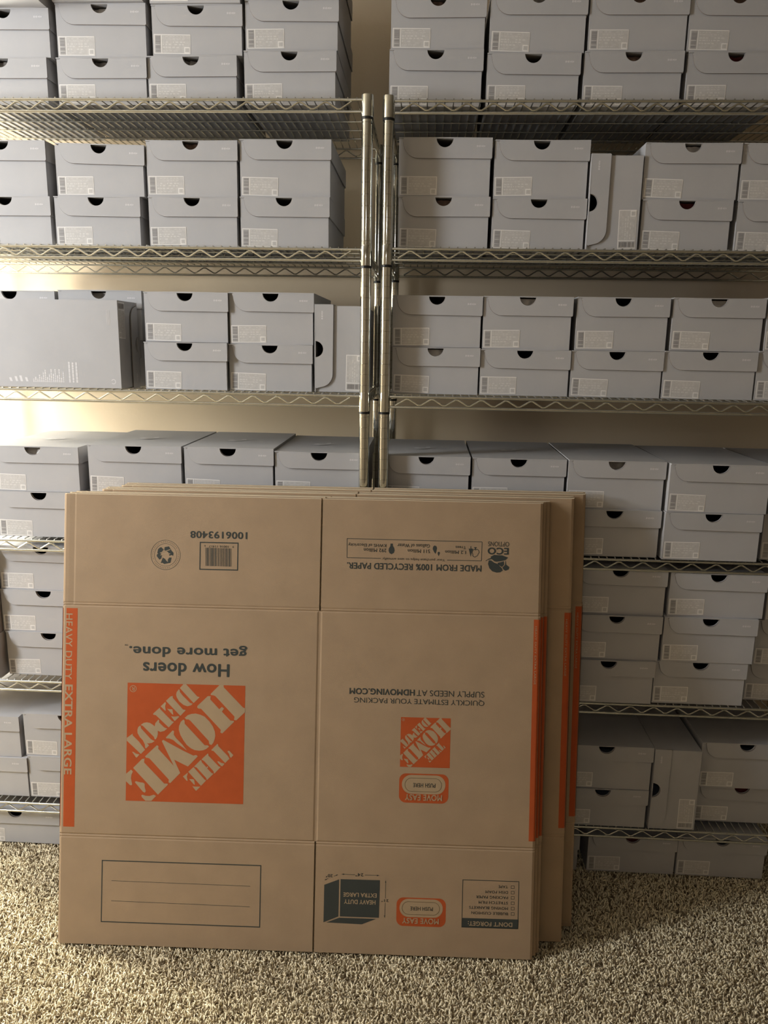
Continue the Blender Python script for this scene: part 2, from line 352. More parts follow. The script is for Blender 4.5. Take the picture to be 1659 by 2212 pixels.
BOXES = (
    ('LA1', -1.1283, 0.065, 1.9486, 0.2158, 0.102),
    ('LA1b', -1.1114, 0.065, 2.0506, 0.2118, 0.1037),
    ('LA2', -0.8865, 0.065, 1.9486, 0.2119, 0.1015),
    ('LA2b', -0.8815, 0.065, 2.0501, 0.2103, 0.1137),
    ('LA3', -0.6698, 0.065, 1.9486, 0.2083, 0.1051),
    ('LA3b', -0.6557, 0.065, 2.0537, 0.2088, 0.1062),
    ('LA4', -0.4425, 0.065, 1.9486, 0.2121, 0.1153),
    ('LA4b', -0.4379, 0.065, 2.0639, 0.2125, 0.1053),
    ('LB1', -1.1366, 0.045, 1.628, 0.219, 0.1134),
    ('LB1b', -1.1306, 0.045, 1.7414, 0.2105, 0.1244),
    ('LB2', -0.9059, 0.045, 1.628, 0.2073, 0.1138),
    ('LB2b', -0.8961, 0.045, 1.7418, 0.2112, 0.1166),
    ('LB3', -0.6757, 0.045, 1.628, 0.2127, 0.1143),
    ('LB3b', -0.6758, 0.045, 1.7423, 0.2155, 0.1249),
    ('LB4', -0.454, 0.045, 1.628, 0.2107, 0.1157),
    ('LB4b', -0.4525, 0.045, 1.7437, 0.2129, 0.1262),
    ('LC1', -1.2122, 0.135, 1.2896, 0.2336, 0.117),
    ('LC1b', -1.1982, 0.135, 1.4066, 0.2326, 0.1213),
    ('LC2', -0.9646, 0.135, 1.2896, 0.2171, 0.117),
    ('LC2b', -0.9543, 0.135, 1.4066, 0.2163, 0.1242),
    ('LC3', -0.6938, 0.02, 1.2896, 0.203, 0.1148),
    ('LC3b', -0.6909, 0.025, 1.4044, 0.2038, 0.1182),
    ('LC4', -0.4863, 0.03, 1.2896, 0.2034, 0.1125),
    ('LC4b', -0.4826, 0.03, 1.4021, 0.2034, 0.1223),
    ('LD1', -1.1005, 0.02, 0.9035, 0.2283, 0.1197),
    ('LD1b', -1.1082, 0.02, 1.0232, 0.2292, 0.1171),
    ('LD2', -0.8645, 0.02, 0.9035, 0.2355, 0.119),
    ('LD2b', -0.8521, 0.02, 1.0225, 0.238, 0.126),
    ('LD3', -0.6206, 0.02, 0.9035, 0.2326, 0.119),
    ('LD3b', -0.6046, 0.02, 1.0225, 0.2244, 0.1257),
    ('LD4', -0.3821, 0.02, 0.9035, 0.2262, 0.119),
    ('LD4b', -0.3744, 0.02, 1.0225, 0.2231, 0.1205),
    ('LE', -1.1138, 0.03, 0.5123, 0.2373, 0.1248),
    ('LEb', -1.1185, 0.03, 0.6371, 0.2371, 0.1183),
    ('LEc', -1.1155, 0.03, 0.7554, 0.2355, 0.1208),
    ('LE0', -1.35, 0.0, 0.5123, 0.2255, 0.1225),
    ('LE0b', -1.35, 0.01, 0.6348, 0.2255, 0.1184),
    ('LE0c', -1.35, 0.01, 0.7532, 0.2255, 0.1168),
    ('LF1', -1.3396, 0.025, 0.1466, 0.2541, 0.1196),
    ('LF1b', -1.347, 0.025, 0.2662, 0.248, 0.1232),
    ('LF2', -1.081, 0.025, 0.1466, 0.2435, 0.1272),
    ('LF2b', -1.0843, 0.025, 0.2738, 0.2407, 0.1275),
    ('LG1', -1.2553, 0.02, 0.002, 0.2557, 0.1043),
    ('RA1', -0.1055, 0.065, 1.946, 0.2114, 0.1201),
    ('RA1b', -0.1031, 0.065, 2.0661, 0.2119, 0.109),
    ('RA2', 0.1177, 0.065, 1.946, 0.208, 0.1119),
    ('RA2b', 0.1204, 0.065, 2.0579, 0.2136, 0.1224),
    ('RA3', 0.3368, 0.065, 1.946, 0.2179, 0.1153),
    ('RA3b', 0.342, 0.065, 2.0613, 0.2151, 0.1179),
    ('RA4', 0.5669, 0.065, 1.946, 0.2111, 0.1138),
    ('RA4b', 0.562, 0.065, 2.0598, 0.2106, 0.1172),
    ('RB1', -0.078, 0.045, 1.6305, 0.2113, 0.1166),
    ('RB1b', -0.0791, 0.045, 1.7471, 0.2119, 0.1278),
    ('RB2', 0.1421, 0.045, 1.6305, 0.2143, 0.114),
    ('RB2b', 0.1424, 0.045, 1.7445, 0.2137, 0.1262),
    ('RB3', 0.4871, 0.045, 1.6305, 0.2019, 0.1132),
    ('RB3b', 0.484, 0.045, 1.7437, 0.2119, 0.1221),
    ('RB4', 0.7038, 0.045, 1.6305, 0.2058, 0.1116),
    ('RB4b', 0.7021, 0.045, 1.7421, 0.2032, 0.1234),
    ('RC1', -0.0853, 0.03, 1.2899, 0.2086, 0.112),
    ('RC1b', -0.0863, 0.03, 1.4019, 0.2109, 0.1206),
    ('RC2', 0.1278, 0.03, 1.2899, 0.212, 0.1099),
    ('RC2b', 0.1302, 0.03, 1.3998, 0.2074, 0.1237),
    ('RC3', 0.3452, 0.03, 1.2899, 0.214, 0.1106),
    ('RC3b', 0.3507, 0.03, 1.4005, 0.2125, 0.1237),
    ('RC4', 0.5637, 0.03, 1.2899, 0.2137, 0.1131),
    ('RC4b', 0.5739, 0.03, 1.403, 0.2089, 0.1225),
    ('RC5', 0.7819, 0.03, 1.2899, 0.2083, 0.1162),
    ('RC5b', 0.7921, 0.03, 1.4061, 0.2053, 0.1217),
    ('RD1', -0.0943, 0.02, 0.899, 0.2066, 0.119),
    ('RD1b', -0.1012, 0.02, 1.018, 0.2107, 0.1209),
    ('RD2', 0.1242, 0.02, 0.899, 0.2251, 0.119),
    ('RD2b', 0.1179, 0.02, 1.018, 0.2266, 0.1203),
    ('RD3', 0.3587, 0.008, 0.899, 0.2221, 0.1191),
    ('RD3b', 0.352, 0.012, 1.0181, 0.2311, 0.1213),
    ('RD4', 0.5903, -0.005, 0.899, 0.2288, 0.1198),
    ('RD4b', 0.5922, -0.005, 1.0188, 0.2358, 0.1196),
    ('RD5', 0.8367, 0.02, 0.899, 0.2233, 0.1165),
    ('RD5b', 0.8467, 0.02, 1.0155, 0.2302, 0.1195),
    ('RE3', 0.3671, -0.005, 0.5126, 0.2297, 0.1171),
    ('RE3b', 0.3838, 0.0, 0.6297, 0.2214, 0.1189),
    ('RE3c', 0.3827, 0.005, 0.7486, 0.2272, 0.1213),
    ('RE4', 0.6019, 0.005, 0.5126, 0.2279, 0.1174),
    ('RE4b', 0.6136, 0.0, 0.63, 0.2267, 0.1198),
    ('RE4c', 0.6204, 0.005, 0.7498, 0.2334, 0.1144),
    ('RE5', 0.8482, 0.045, 0.5126, 0.2306, 0.105),
    ('RE5b', 0.8549, 0.03, 0.6176, 0.226, 0.122),
    ('RE5c', 0.8678, 0.02, 0.7396, 0.2221, 0.1209),
    ('RF1', 0.3782, 0.0, 0.1541, 0.2338, 0.1109),
    ('RF1b', 0.3771, 0.0, 0.265, 0.2383, 0.1251),
    ('RF2', 0.7548, 0.045, 0.1541, 0.2379, 0.11),
    ('RF2b', 0.7525, 0.03, 0.2641, 0.2324, 0.1318),
    ('RG0', 0.2127, 0.02, 0.002, 0.2339, 0.1081),
    ('RG1', 0.4736, 0.02, 0.002, 0.2345, 0.1148),
    ('RG2', 0.7139, 0.02, 0.002, 0.2317, 0.119),
    ('LA1c', -1.1114, -0.015, 2.1543, 0.2118, 0.118),
    ('LA2c', -0.8815, 0.05, 2.1638, 0.2103, 0.118),
    ('LA3c', -0.6557, 0.055, 2.1599, 0.2088, 0.118),
    ('LA4c', -0.4379, 0.05, 2.1692, 0.2125, 0.118),
)
LOGO_LETTERS=(((0.4369,0.956),(0.4443,0.9489),(0.4466,0.9325),(0.471,0.9034),(0.5048,0.8713),(0.5352,0.8425),(0.5569,0.8365),(0.5422,0.8229),(0.5125,0.8138),(0.4791,0.8244),(0.442,0.8531),(0.4209,0.8855),(0.4145,0.9085),(0.419,0.9317)),((0.4745,0.9992),(0.4977,0.9999),(0.5941,0.8996),(0.6148,0.8935),(0.5646,0.8426),(0.4452,0.9654)),((0.329,0.8549),(0.3666,0.8923),(0.3864,0.8978),(0.3867,0.8813),(0.4748,0.7863),(0.4998,0.7814),(0.4542,0.7312)),((0.2849,0.8074),(0.3225,0.8448),(0.33,0.8351),(0.3231,0.8101),(0.3288,0.7707),(0.3222,0.7721)),((0.3401,0.7891),(0.3535,0.7862),(0.3851,0.7848),(0.3888,0.7657),(0.3942,0.7395),(0.3859,0.7409)),((0.3745,0.7257),(0.4045,0.7232),(0.4376,0.7291),(0.4444,0.7227),(0.4085,0.687),(0.4035,0.6885)),((0.2228,0.7445),(0.2768,0.7956),(0.283,0.7826),(0.3836,0.6846),(0.4003,0.6785),(0.3563,0.631),(0.2447,0.7319),(0.223,0.7346)),((0.267,0.6945),(0.2744,0.6898),(0.2741,0.6699),(0.318,0.6299),(0.3431,0.6207),(0.3202,0.6002),(0.2871,0.5909),(0.2636,0.6002),(0.2658,0.5738),(0.2596,0.5471),(0.2483,0.527),(0.2383,0.5283),(0.233,0.5464),(0.1364,0.6379),(0.1214,0.6424),(0.1196,0.6473),(0.1427,0.6629),(0.1692,0.6686),(0.1959,0.6644),(0.2228,0.6486),(0.237,0.6365),(0.2425,0.6641)),((0.1164,0.6373),(0.1218,0.616),(0.205,0.529),(0.2201,0.5195),(0.2386,0.5118),(0.2155,0.4962),(0.189,0.4905),(0.1729,0.4933),(0.1841,0.4821),(0.1926,0.4741),(0.1681,0.4485),(0.1597,0.4516),(0.1558,0.4813),(0.1386,0.5155),(0.1114,0.5429),(0.0925,0.5754),(0.0904,0.6018),(0.0967,0.6252),(0.1098,0.6388)),((0.0022,0.5331),(0.0493,0.5692),(0.0519,0.5544),(0.1054,0.503),(0.1583,0.4366),(0.1233,0.3992),(0.002,0.5082)),((0.0486,0.415),(0.0603,0.4154),(0.0839,0.3995),(0.1123,0.3954),(0.0894,0.3682),(0.0828,0.368)),((0.7812,1),(0.816,1),(0.818,0.9822),(0.9834,0.817),(1,0.811),(1,0.7764),(0.9292,0.7067),(0.9093,0.7095),(0.9137,0.7376),(0.7465,0.9077),(0.7299,0.9122),(0.7073,0.9149),(0.7113,0.9282)),((0.6836,0.9043),(0.7085,0.905),(0.7057,0.8769),(0.7834,0.7966),(0.8046,0.817),(0.8231,0.8027),(0.8053,0.7774),(0.8796,0.7037),(0.9078,0.7012),(0.9096,0.693),(0.8121,0.5928),(0.7954,0.6006),(0.7999,0.6222),(0.6292,0.7956),(0.6059,0.7982),(0.5959,0.8046),(0.5972,0.8195)),((0.4912,0.7158),(0.5174,0.7396),(0.5471,0.7504),(0.5835,0.7547),(0.6235,0.7459),(0.6603,0.7304),(0.7008,0.692),(0.7314,0.6499),(0.7488,0.6075),(0.7535,0.5713),(0.7468,0.5381),(0.7373,0.5114),(0.7227,0.4928),(0.7044,0.4989),(0.6989,0.5268),(0.5415,0.6908),(0.5247,0.7035),(0.5047,0.7029)),((0.4798,0.7012),(0.49,0.6926),(0.4921,0.6662),(0.6647,0.4895),(0.6913,0.4886),(0.7021,0.478),(0.6786,0.4578),(0.6522,0.4462),(0.6191,0.4409),(0.5792,0.4457),(0.5457,0.4612),(0.512,0.4883),(0.4847,0.5239),(0.4573,0.5694),(0.4432,0.612),(0.4443,0.645),(0.4586,0.6818)),((0.3345,0.546),(0.39,0.6061),(0.4027,0.6009),(0.4006,0.5711),(0.4194,0.5435),(0.4786,0.4857),(0.5143,0.4405),(0.4857,0.4611),(0.4319,0.4959),(0.3981,0.5247),(0.3646,0.537),(0.338,0.5378)),((0.3001,0.5134),(0.3116,0.5247),(0.3317,0.5143),(0.4794,0.4393),(0.5699,0.3989),(0.5947,0.4046),(0.6082,0.3935),(0.5258,0.305),(0.4815,0.3252),(0.4077,0.3594),(0.4613,0.2485),(0.378,0.1599),(0.3629,0.1661),(0.3658,0.1893),(0.1979,0.3631),(0.1811,0.3686),(0.1678,0.3689),(0.1593,0.3802),(0.2592,0.4775),(0.2726,0.4696),(0.2703,0.448),(0.4053,0.308)),((0.0593,0.2795),(0.1346,0.3579),(0.1552,0.3612),(0.1518,0.3286),(0.3265,0.155),(0.3565,0.1543),(0.3566,0.1443),(0.2749,0.059)),((0,0.228),(0.0412,0.264),(0.0581,0.2496),(0.0453,0.2194),(0.0425,0.1895),(0.0534,0.1401),(0.0485,0.1316),(0.0351,0.1329),(0,0.1649)),((0.0747,0.1606),(0.0862,0.1676),(0.1147,0.1602),(0.1482,0.1562),(0.16,0.1466),(0.1605,0.1201),(0.171,0.0873),(0.163,0.0721),(0.1462,0.0799)),((0.1333,0.0497),(0.1433,0.0549),(0.1701,0.0458),(0.2035,0.0452),(0.2399,0.0579),(0.2584,0.0469),(0.2192,0.0042),(0.1692,0.0037),(0.1369,0.0348)),((0.7219,0.4513),(0.7723,0.504),(0.7791,0.4976),(0.7793,0.4861),(0.862,0.4059),(0.8774,0.3816),(0.8416,0.3442),(0.7402,0.4436),(0.7253,0.4455)),((0.8612,0.4472),(0.8745,0.4486),(0.91,0.4123),(0.8889,0.3885),(0.8804,0.3999),(0.875,0.4195),(0.8614,0.4389)),((0.775,0.3571),(0.79,0.3559),(0.8068,0.3448),(0.8334,0.339),(0.8336,0.3324),(0.8173,0.3154),(0.8073,0.3184),(0.7803,0.344)),((0.6404,0.3696),(0.6926,0.4207),(0.6976,0.4143),(0.6979,0.4027),(0.7874,0.3145),(0.8042,0.3084),(0.7537,0.254),(0.7471,0.2538),(0.7451,0.2703),(0.6605,0.357),(0.6471,0.3632)),((0.58,0.3083),(0.6322,0.3628),(0.6389,0.3597),(0.6442,0.3433),(0.6848,0.3015),(0.6912,0.3133),(0.698,0.3052),(0.6899,0.2934),(0.7288,0.2549),(0.7438,0.2504),(0.6901,0.1958),(0.685,0.2023),(0.6831,0.2122),(0.6001,0.299),(0.5818,0.3034)),((0.5294,0.2605),(0.5735,0.3015),(0.5803,0.2951),(0.6701,0.1985),(0.6835,0.1923),(0.6395,0.1447)),((0.4852,0.2194),(0.5246,0.2521),(0.5247,0.2438),(0.5185,0.2204),(0.5258,0.1842),(0.5175,0.184)),((0.5371,0.1995),(0.5737,0.1989),(0.5822,0.1893),(0.5879,0.153),(0.5812,0.1528)),((0.5665,0.1391),(0.5948,0.1367),(0.6347,0.1379),(0.6004,0.1021),(0.5971,0.102)))
LOGOS=[(0.1566, 0.4361, 0.3453, 0.6256), (0.8039, 0.9204, 0.4452, 0.5622)]
SEAL=(0.2415, 0.9296)
ART_POLYS=(
('printed_barcode','ink',0,((0.322,0.8964),(0.4138,0.8964),(0.4138,0.899),(0.322,0.899))),
('printed_barcode','ink',0,((0.322,0.9598),(0.4138,0.9598),(0.4138,0.9624),(0.322,0.9624))),
('printed_barcode','ink',0,((0.322,0.899),(0.3246,0.899),(0.3246,0.9598),(0.322,0.9598))),
('printed_barcode','ink',0,((0.4112,0.899),(0.4138,0.899),(0.4138,0.9598),(0.4112,0.9598))),
('printed_barcode','ink',0,((0.3357,0.9487),(0.3369,0.9487),(0.3377,0.9061),(0.3365,0.906))),
('printed_barcode','ink',0,((0.3382,0.9487),(0.3396,0.9487),(0.3404,0.9061),(0.339,0.906))),
('printed_barcode','ink',0,((0.3405,0.9486),(0.3428,0.9487),(0.3436,0.9061),(0.3413,0.906))),
('printed_barcode','ink',0,((0.344,0.9486),(0.3447,0.9486),(0.3455,0.906),(0.3448,0.906))),
('printed_barcode','ink',0,((0.3459,0.9486),(0.3466,0.9486),(0.3474,0.906),(0.3467,0.9059))),
('printed_barcode','ink',0,((0.3479,0.9486),(0.3502,0.9486),(0.351,0.906),(0.3487,0.9059))),
('printed_barcode','ink',0,((0.3514,0.9485),(0.3537,0.9486),(0.3545,0.906),(0.3522,0.9059))),
('printed_barcode','ink',0,((0.3546,0.9485),(0.3558,0.9485),(0.3566,0.9059),(0.3554,0.9059))),
('printed_barcode','ink',0,((0.3569,0.9485),(0.3577,0.9485),(0.3584,0.9059),(0.3577,0.9059))),
('printed_barcode','ink',0,((0.3588,0.9485),(0.3611,0.9485),(0.3619,0.9059),(0.3596,0.9058))),
('printed_barcode','ink',0,((0.3624,0.9484),(0.3635,0.9485),(0.3643,0.9058),(0.3632,0.9058))),
('printed_barcode','ink',0,((0.3652,0.9484),(0.3662,0.9484),(0.367,0.9058),(0.366,0.9058))),
('printed_barcode','ink',0,((0.3671,0.9484),(0.3681,0.9484),(0.3689,0.9058),(0.3679,0.9058))),
('printed_barcode','ink',0,((0.3699,0.9484),(0.3709,0.9484),(0.3717,0.9058),(0.3707,0.9057))),
('printed_barcode','ink',0,((0.372,0.9483),(0.3728,0.9484),(0.3736,0.9057),(0.3728,0.9057))),
('printed_barcode','ink',0,((0.3736,0.9483),(0.3746,0.9483),(0.3754,0.9057),(0.3744,0.9057))),
('printed_barcode','ink',0,((0.3758,0.9483),(0.3768,0.9483),(0.3776,0.9057),(0.3766,0.9057))),
('printed_barcode','ink',0,((0.378,0.9483),(0.3794,0.9483),(0.3802,0.9057),(0.3788,0.9057))),
('printed_barcode','ink',0,((0.3807,0.9483),(0.3818,0.9483),(0.3826,0.9057),(0.3815,0.9056))),
('printed_barcode','ink',0,((0.3829,0.9482),(0.3839,0.9483),(0.3847,0.9056),(0.3837,0.9056))),
('printed_barcode','ink',0,((0.3851,0.9482),(0.3874,0.9483),(0.3882,0.9057),(0.3859,0.9056))),
('printed_barcode','ink',0,((0.3887,0.9482),(0.3895,0.9482),(0.3903,0.9056),(0.3895,0.9056))),
('printed_barcode','ink',0,((0.3908,0.9482),(0.3931,0.9482),(0.3939,0.9056),(0.3916,0.9055))),
('printed_barcode','ink',0,((0.3942,0.9481),(0.3953,0.9482),(0.3961,0.9055),(0.395,0.9055))),
('printed_barcode','ink',0,((0.3966,0.9481),(0.3973,0.9481),(0.3981,0.9055),(0.3974,0.9055))),
('recycling_seal','ink',0,((0.2389,0.9479),(0.2491,0.9499),(0.2558,0.9396),(0.2603,0.9347),(0.2597,0.9281),(0.2546,0.9295),(0.251,0.9272),(0.2479,0.9358),(0.2435,0.9386),(0.2383,0.9407))),
('recycling_seal','ink',0,((0.2309,0.9477),(0.2369,0.9421),(0.2297,0.9332),(0.2327,0.9282),(0.2314,0.921),(0.2271,0.918),(0.2204,0.9265),(0.221,0.9301),(0.2239,0.9324),(0.2217,0.9338),(0.2237,0.9432),(0.2273,0.9462))),
('recycling_seal','ink',0,((0.2561,0.9237),(0.2534,0.9113),(0.2389,0.9081),(0.2338,0.9109),(0.2301,0.9096),(0.235,0.9232),(0.2402,0.9204),(0.2439,0.9155),(0.2476,0.9126),(0.2468,0.9184),(0.2503,0.9236))),
('recycling_seal','board',1,((0.2282,0.9346),(0.2521,0.9432),(0.2525,0.9417),(0.2287,0.9331))),
('recycling_seal','board',1,((0.2291,0.9296),(0.2523,0.9337),(0.2526,0.932),(0.2294,0.9282))),
('printed_claim','ink',0,((0.6684,0.9772),(0.9844,0.9762),(0.9844,0.9775),(0.6684,0.9785))),
('printed_claim','ink',0,((0.9833,0.9768),(0.9828,0.933),(0.9841,0.933),(0.9847,0.9768))),
('printed_claim','ink',0,((0.6681,0.9783),(0.6687,0.9332),(0.67,0.9332),(0.6694,0.9783))),
('printed_claim','ink',0,((0.6693,0.9325),(0.7486,0.9324),(0.7486,0.9337),(0.6693,0.9338))),
('printed_claim','ink',0,((0.9035,0.9321),(0.9835,0.932),(0.9835,0.9333),(0.9035,0.9334))),
('printed_claim','ink',0,((0.7707,0.9683),(0.776,0.9684),(0.7761,0.9632),(0.7795,0.9579),(0.7806,0.9527),(0.7788,0.9468),(0.7736,0.9433),(0.7688,0.9459),(0.7664,0.9512),(0.7669,0.9565),(0.7703,0.9624))),
('printed_claim','ink',0,((0.8738,0.9662),(0.8782,0.9644),(0.8795,0.9599),(0.8782,0.953),(0.8761,0.9465),(0.8723,0.9516),(0.8694,0.9578),(0.8702,0.9634))),
('printed_claim','ink',0,((0.8834,0.9519),(0.8862,0.9507),(0.8862,0.9476),(0.8834,0.9414),(0.881,0.9469),(0.8812,0.9506))),
('printed_claim','ink',0,((0.953,0.9609),(0.9571,0.9604),(0.9572,0.9666),(0.9588,0.9666),(0.9592,0.9611),(0.9639,0.9602),(0.9609,0.9549),(0.96,0.95),(0.9584,0.9412))),
('printed_claim','ink',0,((0.9607,0.9508),(0.9626,0.9478),(0.9638,0.9485),(0.9618,0.9516))),
('printed_claim','ink',0,((0.9625,0.9483),(0.9619,0.9452),(0.9633,0.9449),(0.9639,0.948))),
('printed_claim','ink',0,((0.9621,0.9446),(0.9646,0.9416),(0.9657,0.9425),(0.9632,0.9455))),
('printed_claim','ink',0,((0.965,0.9413),(0.9687,0.9404),(0.969,0.9418),(0.9653,0.9427))),
('printed_claim','ink',0,((0.9694,0.9407),(0.9712,0.9429),(0.9701,0.9438),(0.9683,0.9415))),
('printed_claim','ink',0,((0.9709,0.9427),(0.9746,0.944),(0.9741,0.9454),(0.9705,0.944))),
('printed_claim','ink',0,((0.975,0.9446),(0.9758,0.9483),(0.9745,0.9486),(0.9737,0.9448))),
('printed_claim','ink',0,((0.9757,0.948),(0.9782,0.9512),(0.9771,0.952),(0.9746,0.9489))),
('printed_claim','ink',0,((0.9783,0.9517),(0.9772,0.9573),(0.9758,0.957),(0.977,0.9515))),
('printed_claim','ink',0,((0.9769,0.9577),(0.9732,0.9601),(0.9724,0.9589),(0.9762,0.9566))),
('printed_claim','ink',0,((0.9725,0.9601),(0.9688,0.9582),(0.9695,0.957),(0.9731,0.9589))),
('printed_claim','ink',0,((0.9694,0.9582),(0.9657,0.96),(0.9651,0.9587),(0.9688,0.957))),
('printed_claim','ink',0,((0.9649,0.9598),(0.9619,0.9567),(0.9629,0.9557),(0.9659,0.9589))),
('printed_claim','ink',0,((0.9617,0.9564),(0.9606,0.9514),(0.9619,0.9511),(0.9631,0.956))),
('printed_claim','ink',0,((0.9647,0.9643),(0.9727,0.9645),(0.9703,0.9619),(0.9703,0.9589),(0.9673,0.9588),(0.9672,0.9619))),
('printed_claim','ink',0,((1.0005,0.9348),(1.006,0.9343),(1.0136,0.9289),(1.0198,0.9272),(1.0311,0.9169),(1.0337,0.9114),(1.0276,0.907),(1.019,0.9061),(1.0091,0.909),(1.0021,0.9163),(0.9988,0.9261))),
('printed_claim','ink',0,((1.0046,0.9429),(1.0131,0.9477),(1.0205,0.947),(1.0316,0.9467),(1.0453,0.9418),(1.0393,0.9357),(1.0283,0.933),(1.0184,0.9315),(1.0135,0.9326),(1.0072,0.9374),(0.998,0.9354),(0.9938,0.9322),(0.9931,0.9334),(0.9992,0.9379),(1.0053,0.9401))),
('printed_claim','ink',0,((1.0217,0.9248),(1.021,0.9291),(1.0271,0.9305),(1.0356,0.9331),(1.0364,0.9251),(1.0317,0.9194))),
('printed_claim','ink',0,((1.0383,0.9245),(1.0393,0.9345),(1.0403,0.9339),(1.0414,0.9252),(1.0489,0.9198),(1.0472,0.9142),(1.0399,0.911),(1.0355,0.9133),(1.0323,0.9182))),
('badge','badge',0,((0.803,0.9186,0.3611,0.4301),(0.8094,0.9114,0.3824,0.427),(0.8161,0.9028,0.3875,0.4202))),
('badge','badge',0,((0.803,0.9188,0.0696,0.1371),(0.8101,0.9117,0.0913,0.1343),(0.8158,0.9044,0.097,0.1281))),
('printed_size_diagram','ink',0,((0.6701,0.1753),(0.7628,0.1759),(0.7622,0.0868),(0.6701,0.0868))),
('printed_size_diagram','ink',0,((0.6318,0.1606),(0.6665,0.1746),(0.6668,0.0867),(0.6317,0.0716))),
('printed_size_diagram','ink',0,((0.6688,0.0839),(0.7556,0.084),(0.7225,0.07),(0.6384,0.0715))),
('printed_size_diagram','ink',0,((0.6724,0.1864),(0.7039,0.1863),(0.7039,0.1873),(0.6724,0.1874))),
('printed_size_diagram','ink',0,((0.7268,0.1865),(0.7611,0.1865),(0.7611,0.1875),(0.7268,0.1875))),
('printed_size_diagram','ink',0,((0.7757,0.1754),(0.776,0.1333),(0.777,0.1333),(0.7767,0.1754))),
('printed_size_diagram','ink',0,((0.7757,0.1227),(0.7753,0.0876),(0.7763,0.0876),(0.7767,0.1227))),
('printed_size_diagram','ink',0,((0.6328,0.1715),(0.6413,0.1756),(0.6409,0.1765),(0.6323,0.1724))),
('printed_size_diagram','ink',0,((0.6545,0.1814),(0.6636,0.1852),(0.6632,0.1861),(0.6542,0.1824))),
('printed_size_diagram','ink',0,((0.6718,0.1869),(0.6781,0.1888),(0.6781,0.1854))),
('printed_size_diagram','ink',0,((0.7614,0.187),(0.7553,0.1885),(0.7554,0.1851))),
('printed_size_diagram','ink',0,((0.7762,0.1758),(0.7746,0.1706),(0.7778,0.1707))),
('printed_size_diagram','ink',0,((0.7758,0.0872),(0.7739,0.0925),(0.7772,0.0926))),
('printed_size_diagram','ink',0,((0.632,0.1717),(0.6358,0.1749),(0.6373,0.1723))),
('printed_size_diagram','ink',0,((0.6638,0.1858),(0.6589,0.1853),(0.6604,0.1827))),
('printed_checklist','ink',0,((0.9564,0.0714),(1.0889,0.0714),(1.0889,0.073),(0.9564,0.073))),
('printed_checklist','ink',0,((0.9564,0.1826),(1.0889,0.1826),(1.0889,0.1842),(0.9564,0.1842))),
('printed_checklist','ink',0,((0.9564,0.073),(0.958,0.073),(0.958,0.1826),(0.9564,0.1826))),
('printed_checklist','ink',0,((1.0873,0.073),(1.0889,0.073),(1.0889,0.1826),(1.0873,0.1826))),
('printed_checklist','ink',0,((0.9568,0.0934),(1.0895,0.094),(1.0888,0.0719),(0.9565,0.0709))),
('printed_checklist','ink',0,((1.0699,0.1663),(1.078,0.1663),(1.078,0.1672),(1.0699,0.1672))),
('printed_checklist','ink',0,((1.0699,0.1727),(1.078,0.1727),(1.078,0.1736),(1.0699,0.1736))),
('printed_checklist','ink',0,((1.0699,0.1672),(1.0708,0.1672),(1.0708,0.1727),(1.0699,0.1727))),
('printed_checklist','ink',0,((1.0771,0.1672),(1.078,0.1672),(1.078,0.1727),(1.0771,0.1727))),
('printed_checklist','ink',0,((1.0702,0.1533),(1.0783,0.1533),(1.0783,0.1542),(1.0702,0.1542))),
('printed_checklist','ink',0,((1.0702,0.1597),(1.0783,0.1597),(1.0783,0.1606),(1.0702,0.1606))),
('printed_checklist','ink',0,((1.0702,0.1542),(1.0711,0.1542),(1.0711,0.1597),(1.0702,0.1597))),
('printed_checklist','ink',0,((1.0774,0.1542),(1.0783,0.1542),(1.0783,0.1597),(1.0774,0.1597))),
('printed_checklist','ink',0,((1.0705,0.141),(1.0786,0.141),(1.0786,0.1419),(1.0705,0.1419))),
('printed_checklist','ink',0,((1.0705,0.1475),(1.0786,0.1475),(1.0786,0.1484),(1.0705,0.1484))),
('printed_checklist','ink',0,((1.0705,0.1419),(1.0714,0.1419),(1.0714,0.1475),(1.0705,0.1475))),
('printed_checklist','ink',0,((1.0777,0.1419),(1.0786,0.1419),(1.0786,0.1475),(1.0777,0.1475))),
('printed_checklist','ink',0,((1.0708,0.1284),(1.0789,0.1284),(1.0789,0.1293),(1.0708,0.1293))),
('printed_checklist','ink',0,((1.0708,0.1348),(1.0789,0.1348),(1.0789,0.1357),(1.0708,0.1357))),
('printed_checklist','ink',0,((1.0708,0.1293),(1.0717,0.1293),(1.0717,0.1348),(1.0708,0.1348))),
('printed_checklist','ink',0,((1.078,0.1293),(1.0789,0.1293),(1.0789,0.1348),(1.078,0.1348))),
('printed_checklist','ink',0,((1.0711,0.1157),(1.0792,0.1157),(1.0792,0.1166),(1.0711,0.1166))),
('printed_checklist','ink',0,((1.0711,0.1222),(1.0792,0.1222),(1.0792,0.1231),(1.0711,0.1231))),
('printed_checklist','ink',0,((1.0711,0.1166),(1.072,0.1166),(1.072,0.1222),(1.0711,0.1222))),
('printed_checklist','ink',0,((1.0783,0.1166),(1.0792,0.1166),(1.0792,0.1222),(1.0783,0.1222))),
('printed_checklist','ink',0,((1.0714,0.1031),(1.0795,0.1031),(1.0795,0.104),(1.0714,0.104))),
('printed_checklist','ink',0,((1.0714,0.1095),(1.0795,0.1095),(1.0795,0.1104),(1.0714,0.1104))),
('printed_checklist','ink',0,((1.0714,0.104),(1.0723,0.104),(1.0723,0.1095),(1.0714,0.1095))),
('printed_checklist','ink',0,((1.0786,0.104),(1.0795,0.104),(1.0795,0.1095),(1.0786,0.1095))),
('printed_writing_frame','ink',0,((0.1019,0.0537),(0.4821,0.0537),(0.4821,0.0561),(0.1019,0.0561))),
